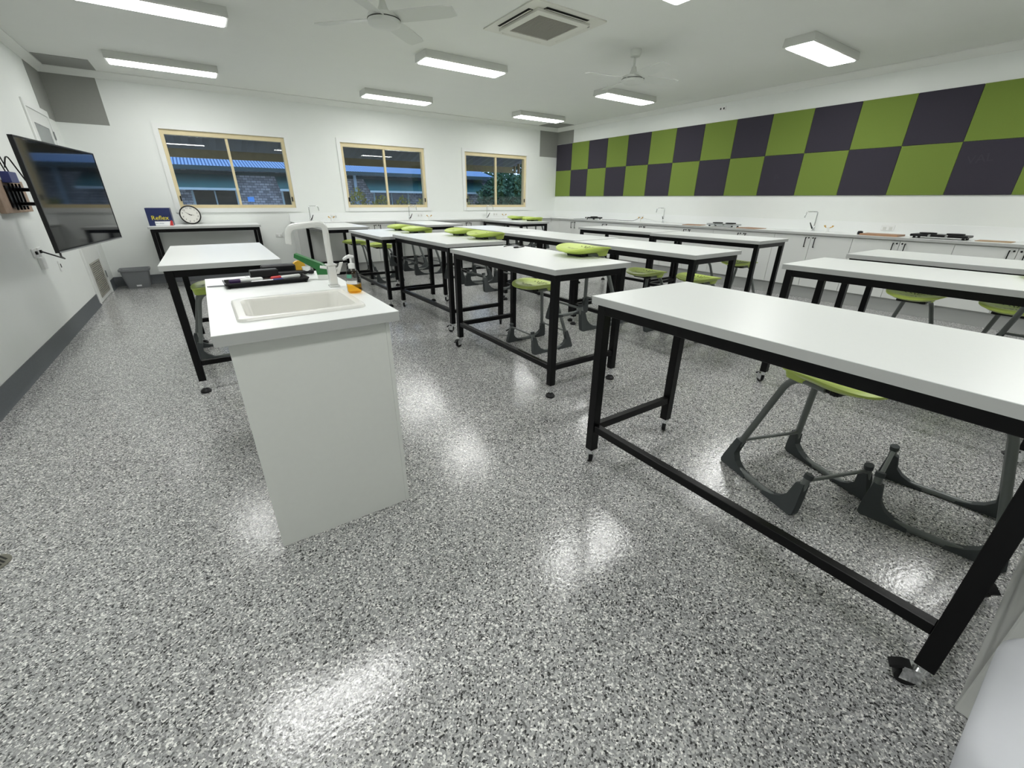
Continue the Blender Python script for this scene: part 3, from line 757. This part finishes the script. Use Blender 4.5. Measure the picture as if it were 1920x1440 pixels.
MB().tube([(-.02, .0, .095), (-.05, .01, .10)], .007, 8).build('lever', 'faucet_enamel', fa)
# soap bottle
so = thing('soap_bottle', (-7.440, -7.425, SZ), 0, 'clear pump soap bottle with orange liquid beside the sink', 'soap bottle')
pr = [(.030, .001), (.034, .006), (.035, .05), (.033, .075), (.026, .100), (.014, .114), (.012, .118)]
MB().lathe(pr, n=28).build('bottle', 'clear_plastic', so, 50)
MB().lathe([(.0285, .003), (.0325, .008), (.0335, .042), (0, .042)], n=28).build('liquid', 'amber_liquid', so, 50)
MB().lathe([(.0145, .113), (.0150, .134), (.010, .136), (.005, .138), (.005, .160), (0, .160)], n=18).build('collar', 'white_plastic', so, 40)
MB().tube([(.014, .006, .164), (-.004, 0, .168), (-.020, -.006, .165), (-.036, -.012, .157)], [.006, .009, .007, .005], 10).build('pump_head', 'white_plastic', so, 50)
lb = MB()
def lab(z0, z1, a0, a1, r): 
    n = 8; lb.add([( (r(z))*math.cos(R(a0+(a1-a0)*k/n)), (r(z))*math.sin(R(a0+(a1-a0)*k/n)), z) for z in (z0, z1) for k in range(n+1)], [(k, k+1, n+2+k, n+1+k) for k in range(n)])
rr_ = lambda z: .0355 if z < .055 else (.0350-.002*(z-.055)/.02 if z < .077 else .0332-.007*(z-.075)/.025)
lab(.045, .060, -165, -80, rr_); lb.m = 1; lab(.072, .088, -165, -115, rr_)
lb.build('bottle_label', ['label_white', 'label_green'], so, 60)
# green dish brush
db = thing('dish_brush', (-7.478, -6.965, SZ), R(155), 'dark green dish brush with slanting handle behind the faucet', 'brush')
MB().prism([(-.03, .028), (.03, .028), (.034, .058), (.135, .120), (.130, .140), (.0, .085), (-.028, .055)], 'y', -.022, .022).build('handle', 'brush_green', db)
MB().box(-.030, .030, -.020, .020, .0005, .0275).build('bristles', 'bristle', db)
# marker tray and its contents
tr = thing('marker_tray', (-7.760, -6.945, SZ), R(2), 'long black tray of whiteboard markers on the sink bench', 'tray')
tb = MB(); tb.box(-.175, .175, -.055, .055, .0005, .004)
for s in (-1, 1):
    tb.prism([(s*.052, .0005), (s*.070, .026), (s*.074, .026), (s*.074, .022), (s*.058, .0005)], 'x', -.185, .185); tb.prism([(s*.172, .0005), (s*.188, .026), (s*.194, .026), (s*.194, .022), (s*.178, .0005)], 'y', -.07, .07)
tb.build('tray_body', 'black_plastic', tr)
def marker(x, y, z, rz, cap, label, body='white_plastic'):
    t = thing('marker_pen', (x, y, z), rz, label, 'marker', 'markers in the tray')
    Tm = lambda p: Vector((p.z, p.y, p.x))
    MB().lathe([(.0095, -.035), (.0100, .060), (.006, .066), (0, .066)], n=14, T=Tm).build('barrel', body, t, 40)
    MB().lathe([(.0, -.085), (.008, -.085), (.0115, -.078), (.0118, -.036), (.0098, -.035)], n=14, T=Tm).build('cap', cap, t, 40)
mz = SZ+.0165
marker(-7.845, -6.965, mz+.012, R(6), 'purple', 'fat purple-capped white marker at the left end of the tray')
marker(-7.66, -6.95, mz+.010, R(14), 'red_ink', 'red-capped white marker at the right end of the tray')
marker(-7.77, -6.985, mz, R(-176), 'navy', 'blue-capped white marker at the front of the tray')
marker(-7.71, -6.915, mz, R(-170), 'black_plastic', 'black-capped marker in the middle of the tray')
tag(thing_mesh('board_eraser', MB().rbox(-.065, .065, -.025, .025, 0, .04, .004), 'black_plastic', (-7.765, -6.925, SZ+.0305), R(4)), 'black block eraser lying across the marker tray', 'eraser')
tag(thing_mesh('craft_knife', MB().prism([(-.06, -.008), (.05, -.008), (.055, .008), (-.03, .008)], 'z', .0005, .006), 'steel_grey', (-7.965, -6.915, SZ), R(-12)), 'small metal craft knife left of the marker tray', 'knife')
tag(thing_mesh('paper_sheet', MB().box(-.10, .10, -.14, .14, .0005, .004), 'white_paper', (-7.70, -6.75, SZ), R(20)), 'white paper sheets at the far end of the sink bench', 'paper')
tag(thing_mesh('remote_control', MB().rbox(-.11, .11, -.025, .025, .0005, .022, .006), 'black_plastic', (-7.60, -6.735, SZ+.004), R(-3)), 'long black remote control on the sink bench behind the tray', 'remote control')
tag(thing_mesh('pencil_case', MB().rbox(-.09, .09, -.03, .03, .0005, .055, .008), 'black_plastic', (-7.665, -6.665, SZ+.004), R(-3)), 'upright black case at the far edge of the sink bench', 'case')
tg = thing('tape_roll', (-7.555, -6.665, SZ), R(10), 'roll of yellow tape standing behind the green brush', 'tape')
MB().lathe([(.026, -.012), (.036, -.012), (.036, .012), (.026, .012), (.026, -.012)], n=28, T=lambda p: Vector((p.x, p.z, p.y+.0365))).build('roll', 'tape_yellow', tg, 40)
tag(thing_mesh('white_cup', MB().lathe([(.020, .0005), (.024, .045), (.022, .045), (.018, .004), (0, .004)], n=20), 'white_plastic', (-7.527, -6.74, SZ), 0, 40), 'small white cup beside the yellow tape roll', 'cup')

# cable on the near middle-row table
cz = TZ+.004
c0 = MB(); c0.tube(fillet([(-5.62, -5.98, cz), (-5.52, -5.90, cz), (-5.45, -5.99, cz), (-5.43, -6.07, cz), (-5.50, -6.10, cz), (-5.56, -6.12, cz)], .04, 5), .004, 6); c0.rbox(-5.60, -5.555, -6.135, -6.110, cz-.003, cz+.010, .002)
tag(c0.build('charging_cable', 'black_plastic', None, 40), 'short black cable on the near middle-row table', 'cable')

# ------------------------------------------------------------------ television and wall gear
A_, B_ = Vector((-8.935, -4.86, 0)), Vector((-8.728, -3.36, 0)); Tz0, Tz1 = .972, 1.752
wv = (B_-A_); Wd = wv.length; ang = math.atan2(wv.y, wv.x)
tv = thing('television', ((A_.x+B_.x)/2, (A_.y+B_.y)/2, 0), ang, 'large flat-screen television on a swing arm at the left wall', 'television')
MB().box(-Wd/2+.012, Wd/2-.012, -.0205, -.0175, Tz0+.022, Tz1-.012).build('screen', 'tv_screen', tv)
bz = MB(); bz.box(-Wd/2, Wd/2, -.017, .004, Tz0, Tz1)
for a, b, c, e in ((-Wd/2, -Wd/2+.011, Tz0, Tz1), (Wd/2-.011, Wd/2, Tz0, Tz1), (-Wd/2, Wd/2, Tz1-.011, Tz1), (-Wd/2, Wd/2, Tz0, Tz0+.014)): bz.box(a, b, -.023, -.0172, c, e)
bz.rbox(-Wd/2+.2, Wd/2-.2, .004, .05, Tz0+.08, Tz1-.25, .01)
bz.build('casing', 'tv_body', tv)
MB().box(-Wd/2, Wd/2, -.0245, -.0232, Tz0+.001, Tz0+.010).build('trim_strip', 'silver_strip', tv)
am = thing('television_bracket', (0, 0, 0), 0, 'black metal swing-arm bracket holding the television', 'bracket')
MB().box(LX+.0405, LX+.055, -3.62, -3.22, 1.27, 1.45).build('wall_plate', 'black_steel', am)
for z in (1.30, 1.42): MB().tube([(LX+.055, -3.45, z), (-9.02, -3.62, z), (-8.93, -4.02, z)], .016, 8).build('arm', 'black_steel', am, 40)
for k in range(4): MB().tube([(LX+.07, -3.60+k*.1, 1.25), (LX+.075, -3.60+k*.1, 1.47)], .008, 6).build('rod', 'black_steel', am, 40)
tag(MB().rbox(LX+.0008, LX+.040, -3.82, -3.02, 1.225, 1.495, .003).build('backing_board', 'old_board'), 'worn brown wooden board on the left wall behind the television', 'board')
ms = thing('media_box', (LX+.06, -3.50, 1.475), 0, 'small dark blue box with aerials above the television bracket', 'media box')
MB().rbox(-.015, .045, -.11, .11, .0, .09, .004).build('box', 'navy', ms)
for k in (-.06, .03): MB().tube([(.02, k, .09), (.015, k-.07, .24)], .005, 6).build('aerial', 'black_plastic', ms, 40)
cw = MB().tube(fillet([(LX+.06, -3.44, 1.60), (LX+.09, -3.40, 1.72), (LX+.12, -3.25, 1.5), (LX+.14, -3.15, 1.35)], .08, 5), .006, 6)
tag(cw.build('television_cable', 'black_plastic', None, 40), 'black cable looping down beside the wooden board', 'cable')
gp = thing('data_socket', (LX, -3.32, .86), 0, 'white sockets and trunking on the left wall below the television', 'socket')
MB().rbox(.0005, .014, -.14, -.02, -.04, .04, .003).rbox(.0005, .014, .02, .14, -.04, .04, .003).rbox(.0005, .03, -.06, .06, -.16, -.05, .003).build('plate', 'white_plastic', gp)
MB().rbox(.0145, .030, -.10, -.07, -.015, .015, .002).rbox(.0145, .030, .05, .08, -.015, .015, .002).build('plug', 'black_plastic', gp)
pc = MB().tube(fillet([(LX+.03, -3.27, .86), (-9.2, -3.4, .80), (-9.05, -4.1, .86), (-8.98, -4.55, .92), (-8.94, -4.70, 1.00)], .15, 6), .007, 6)
part_of(pc.build('power_cord', 'black_plastic', None, 40), tv)
o = thing('light_switch', (LX, -2.72, .66), 0, 'small white switch plate low on the left wall beside the door', 'switch')
MB().rbox(.0005, .010, -.04, .04, -.055, .055, .003).build('plate', 'white_plastic', o); MB().box(.0102, .013, -.012, .012, -.02, .02).build('rocker', 'dark_gap', o)

# ------------------------------------------------------------------ things on the table by the window
HT = TZ+.0005
bx_ = thing('paper_box', (-8.515, -.36, HT), R(-2), 'dark blue copy-paper box standing at the left end of the window table', 'box')
MB().rbox(-.155, .155, -.11, .11, 0, .262, .002).build('carton', 'box_blue', bx_)
text('printed_name', 'Reflex', .088, 'yellow_ink', bx_, (.005, -.1115, .115), (R(90), 0, 0), .0003)
MB().box(-.075, .155, -.1118, -.1105, .003, .065).build('white_band', 'white_paper', bx_)
MB().prism([(.105, .003), (.15, .003), (.155, .06), (.135, .085), (.118, .05)], 'y', -.1124, -.1119).build('red_flash', 'red_ink', bx_)
text('printed_line', 'Ultra White', .022, 'box_blue', bx_, (-.02, -.1120, .035), (R(90), 0, 0), .0002)
ck = thing('wall_clock', (-8.115, -.165, HT), R(4), 'round black-rimmed clock leaning on the window table', 'clock')
Tc = Matrix.Rotation(R(-12), 4, 'X') @ Matrix.Translation((0, 0, .150)) @ Matrix.Rotation(R(14), 4, 'Y') @ Matrix.Rotation(R(90), 4, 'X')
tc3 = lambda p: Tc @ p
MB().lathe([(.132, -.015), (.146, -.015), (.150, 0), (.148, .022), (.138, .026), (.132, .016), (.132, -.015)], n=48, T=tc3).build('rim', 'black_plastic', ck, 40)
MB().lathe([(.0, -.014), (.1318, -.014), (.1318, .010), (0, .010)], n=48, T=tc3).build('dial', 'clock_face', ck, 40)
for h in range(1, 13):
    a = R(90-30*h); o = text('numeral', str(h), .034, 'black_plastic', ck, (0, 0, 0), (0, 0, 0), .0003)
    o.matrix_local = Tc @ Matrix.Translation((.105*math.cos(a), .105*math.sin(a), .0106))
def hand(deg, L, w):
    a = R(90-deg); b = MB(); ux, uy = math.cos(a), math.sin(a)
    b.prism([(-ux*.02-uy*w, -uy*.02+ux*w), (ux*L, uy*L), (-ux*.02+uy*w, -uy*.02-ux*w)], 'z', .012, .0135, tc3); b.build('hand', 'black_plastic', ck)
hand(90-8, .062, .005); hand(290, .095, .004)
bn = thing('waste_bin', (-9.06, -.255, 0), R(2), 'grey rectangular plastic waste bin in the far left corner', 'bin')
def rr_ring(w, h, r, z): return [(x, y, z) for x, y in rrect(w, h, r, 4)]
rg_ = [rr_ring(.29, .24, .03, .001), rr_ring(.36, .30, .03, .27), rr_ring(.395, .335, .035, .272), rr_ring(.395, .335, .035, .30), rr_ring(.375, .315, .03, .30), rr_ring(.345, .285, .03, .262), rr_ring(.275, .225, .03, .01)]
m_ = len(rg_[0]); V = [p for q in rg_ for p in q]
MB().add(V, [(i*m_+k, i*m_+(k+1) % m_, (i+1)*m_+(k+1) % m_, (i+1)*m_+k) for i in range(len(rg_)-1) for k in range(m_)]+[tuple(range(m_))[::-1], tuple(range((len(rg_)-1)*m_, len(rg_)*m_))]).build('body', 'bin_grey', bn, 45)
MB().box(-.03, .035, -.1265, -.1232, .03, .055, lambda p: Vector((p.x, p.y-(p.z)*.11, p.z))).build('sticker', 'white_paper', bn)
# floor drain at the left edge
fd = thing('floor_drain', (-8.985, -7.305, 0), 0, 'round metal floor drain grate at the left edge of the photo', 'drain')
MB().lathe([(.060, .0005), (.060, .003), (.050, .004), (0, .004)], n=28).build('grate', 'drain_steel', fd, 40)
for k in range(-3, 4):
    L = math.sqrt(max(0, .046**2-(k*.013)**2)); T_ = Matrix.Rotation(R(38), 3, 'Z')
    if L > .01: MB().box(k*.013-.0035, k*.013+.0035, -L, L, .0042, .0046, lambda p: T_ @ p).build('slot', 'dark_gap', fd)

# ------------------------------------------------------------------ grey furniture in the bottom right corner
gc = thing('grey_cabinet', (-6.47, -9.655, 0), 0, 'pale grey cabinet edge in the bottom right corner of the photo', 'cabinet')
MB().rbox(0, 1.25, -.62, 0, .0008, .80, .004).build('body', 'cabinet_grey', gc)
MB().box(-.115, -.0005, -.06, -.032, .0008, .05).build('foot', 'cabinet_grey', gc)
gt = thing('grey_tub', (-6.845, -9.904, 0), 0, 'closed rounded light grey plastic tub at the bottom right corner', 'tub')
def tub(w, h, r, z): return [(x, y, z) for x, y in rrect(w, h, r, 6)]
tr_ = [tub(.40, .40, .08, .02), tub(.44, .44, .09, .06), tub(.52, .53, .11, .40), tub(.53, .54, .13, .45), tub(.50, .51, .12, .475), tub(.40, .41, .11, .492), tub(.20, .20, .08, .50)]
m_ = len(tr_[0]); V = [p for q in tr_ for p in q]
MB().add(V, [(i*m_+k, i*m_+(k+1) % m_, (i+1)*m_+(k+1) % m_, (i+1)*m_+k) for i in range(len(tr_)-1) for k in range(m_)]+[tuple(range(m_))[::-1], tuple(range((len(tr_)-1)*m_, len(tr_)*m_))]).build('body', 'tub_grey', gt, 50)
MB().lathe([(.03, .0005), (.03, .02)], (-.14, .14, 0), 12).lathe([(.03, .0005), (.03, .02)], (.14, .14, 0), 12).lathe([(.03, .0005), (.03, .02)], (-.14, -.14, 0), 12).lathe([(.03, .0005), (.03, .02)], (.14, -.14, 0), 12).build('base_feet', 'black_plastic', gt)

# ------------------------------------------------------------------ outside the windows
struct(MB().box(-20, 16, .25, 40, -.25, -.02).build('ground', 'ground'))
vr = thing('verandah', (0, 0, 0), 0, 'verandah roof of dark corrugated sheet on a timber beam outside the windows', 'verandah')
rf = MB(); n = 190; P = []; F = []
x0, x1 = -10.5, .46
for k in range(n+1):
    x = x0+(x1-x0)*k/n; dz = .012*math.cos(k*math.pi/2*1.0)
    P += [(x, .21, 2.86+dz), (x, 2.75, 2.27+dz)]
for k in range(n): F.append((2*k, 2*k+2, 2*k+3, 2*k+1))
o_ = len(P); P += [(p[0], p[1], p[2]+.01) for p in P[:o_]]
F += [tuple(i+o_ for i in q)[::-1] for q in F[:n]]+[(0, 1, o_+1, o_), (2*n, o_+2*n, o_+2*n+1, 2*n+1)]
rf.add(P, F).build('roof_sheet', 'roof_under', vr)
MB().box(-10.5, .12, 2.2, 2.26, 2.11, 2.268).build('beam', 'timber', vr)
for x in (-9.6,): MB().box(x-.045, x+.045, 2.185, 2.275, -.02, 2.109).build('post', 'timber', vr)
en = MB()
for k in range(11): en.box(.30, .33, .35+k*.22, .46+k*.22, 1.93+.02*k, 2.83-.2323*(.25+k*.22))
en.build('end_slats', 'timber', vr)
bd = thing('brick_building', (0, 0, 0), 0, 'grey brick building with blue metal roof seen through the windows', 'building')
MB().box(-18, 2.75, 8, 13.9, -.02, 2.23).build('wall', 'brick', bd)
rr2 = MB(); rr2.add([(-18, 7.45, 2.25), (2.78, 7.45, 2.25), (2.80, 8.65, 2.525), (-18, 8.65, 2.525), (2.80, 14, 2.25), (-18, 14, 2.25)], [(0, 1, 2, 3), (3, 2, 4, 5)])
rr2.add([(-18, 7.45, 2.235), (2.79, 7.45, 2.235), (2.79, 14, 2.235), (-18, 14, 2.235)], [(0, 1, 2, 3)])
rr2.build('roof', 'blue_metal_roof', bd)
MB().box(-18, 2.80, 7.40, 7.44, 2.13, 2.25).build('gutter', 'fascia_green', bd)
MB().box(-18, 2.75, 7.96, 7.999, 2.03, 2.13).build('eave_band', 'fascia_green', bd)
for a, b in ((-9.6, -6.78), (-5.64, -3.6), (-2.68, 2.42)):
    aw = MB().prism([(7.955, 2.035), (7.30, 1.645), (7.30, 1.63), (7.955, 2.02)], 'x', a, b).build('awning', 'awning_green', bd)
    MB().box(a, b, 7.29, 7.305, 1.575, 1.640).build('valance', 'awning_valance', aw)
for a, b in ((-8.0, -6.88), (-5.47, -4.2), (-2.3, -1.0), (-.3, 1.2)):
    w_ = MB().box(a, b, 7.98, 7.999, .55, 1.57).build('window', 'dark_glass', bd)
    MB().box((a+b)/2-.02, (a+b)/2+.02, 7.965, 7.979, .56, 1.56).box(a-.06, a, 7.96, 7.999, .5, 1.57).box(b, b+.06, 7.96, 7.999, .5, 1.57).build('glazing_bar', 'awning_valance', w_)
MB().tube([(-3.01, 7.90, -.02), (-3.01, 7.90, 2.2)], .055, 10).build('downpipe', 'pale_pipe', bd, 40)
tag(MB().box(-6.57, -6.38, 7.965, 7.979, 1.245, 1.395).build('blue_sign', 'sign_blue'), 'small pale blue sign on the brick wall through the left window', 'sign')
def leaf_mass(n, cx, cy, cz, rx, ry, rz, L, spread, seed, up=0.0):
    g = random.Random(seed); b = MB()
    for _ in range(n):
        u, v = g.uniform(0, 2*math.pi), math.acos(g.uniform(-1, 1)); q = g.uniform(.55, 1)**.6
        p = Vector((cx+rx*q*math.sin(v)*math.cos(u), cy+ry*q*math.sin(v)*math.sin(u), cz+rz*q*math.cos(v)))
        d = Vector((g.uniform(-1, 1), g.uniform(-1, 1), g.uniform(-.6, 1)+up)).normalized(); s = d.cross(Vector((g.uniform(-1, 1), g.uniform(-1, 1), g.uniform(-1, 1)))).normalized()
        l = L*g.uniform(.6, 1.3); w = l*spread
        b.add([p, p+d*l*.5+s*w, p+d*l, p+d*l*.5-s*w], [(0, 1, 2, 3)])
    return b
for k, (x, h, l) in enumerate(((-5.10, 1.35, 'yellow-green shrub outside the middle window, farthest left'), (-4.40, 1.62, 'tallest yellow-green shrub outside the middle window'), (-3.78, 1.44, 'yellow-green shrub just left of the middle window mullion'), (-3.16, 1.42, 'yellow-green shrub right of the middle window mullion'), (-2.55, 1.36, 'yellow-green shrub at the right end of the middle window'), (-1.15, 1.48, 'yellow-green shrub seen through the right window'))):
    s_ = thing('shrub', (x, 2.95, -.02), 0, l, 'shrub', 'yellow-green shrubs outside')
    b = leaf_mass(620, 0, 0, h*.62, .28, .26, h*.40, .075, .22, 20+k, .8); b.build('foliage', 'leaf_yellow', s_)
    st_ = MB(); g = random.Random(k)
    for j in range(7): st_.tube([(g.uniform(-.08, .08), 0, 0), (g.uniform(-.3, .3), g.uniform(-.15, .15), h*.95)], [.012, .004], 5)
    st_.build('stems', 'stem_brown', s_)
bu = thing('dark_tree', (3.0, 6.2, -.02), 0, 'dark green leafy tree through the right window', 'tree')
leaf_mass(5200, -.35, 0, 1.25, 1.35, 1.1, 1.05, .16, .3, 77).build('foliage', 'leaf_dark', bu)
MB().tube([(-.3, 0, 0), (-.3, 0, 1.4)], [.12, .06], 8).build('trunk', 'stem_brown', bu, 40)
b2 = thing('dark_hedge', (8.9, 12.0, -.02), 0, 'dark hedge far behind the tree in the right window', 'hedge')
leaf_mass(5200, 0, 0, 1.9, 4.6, 1.2, 2.3, .28, .32, 91).build('foliage', 'leaf_dark', b2)
MB().box(-4, 4, -.1, .1, 0, 2.2).build('inner_growth', 'leaf_dark', b2)
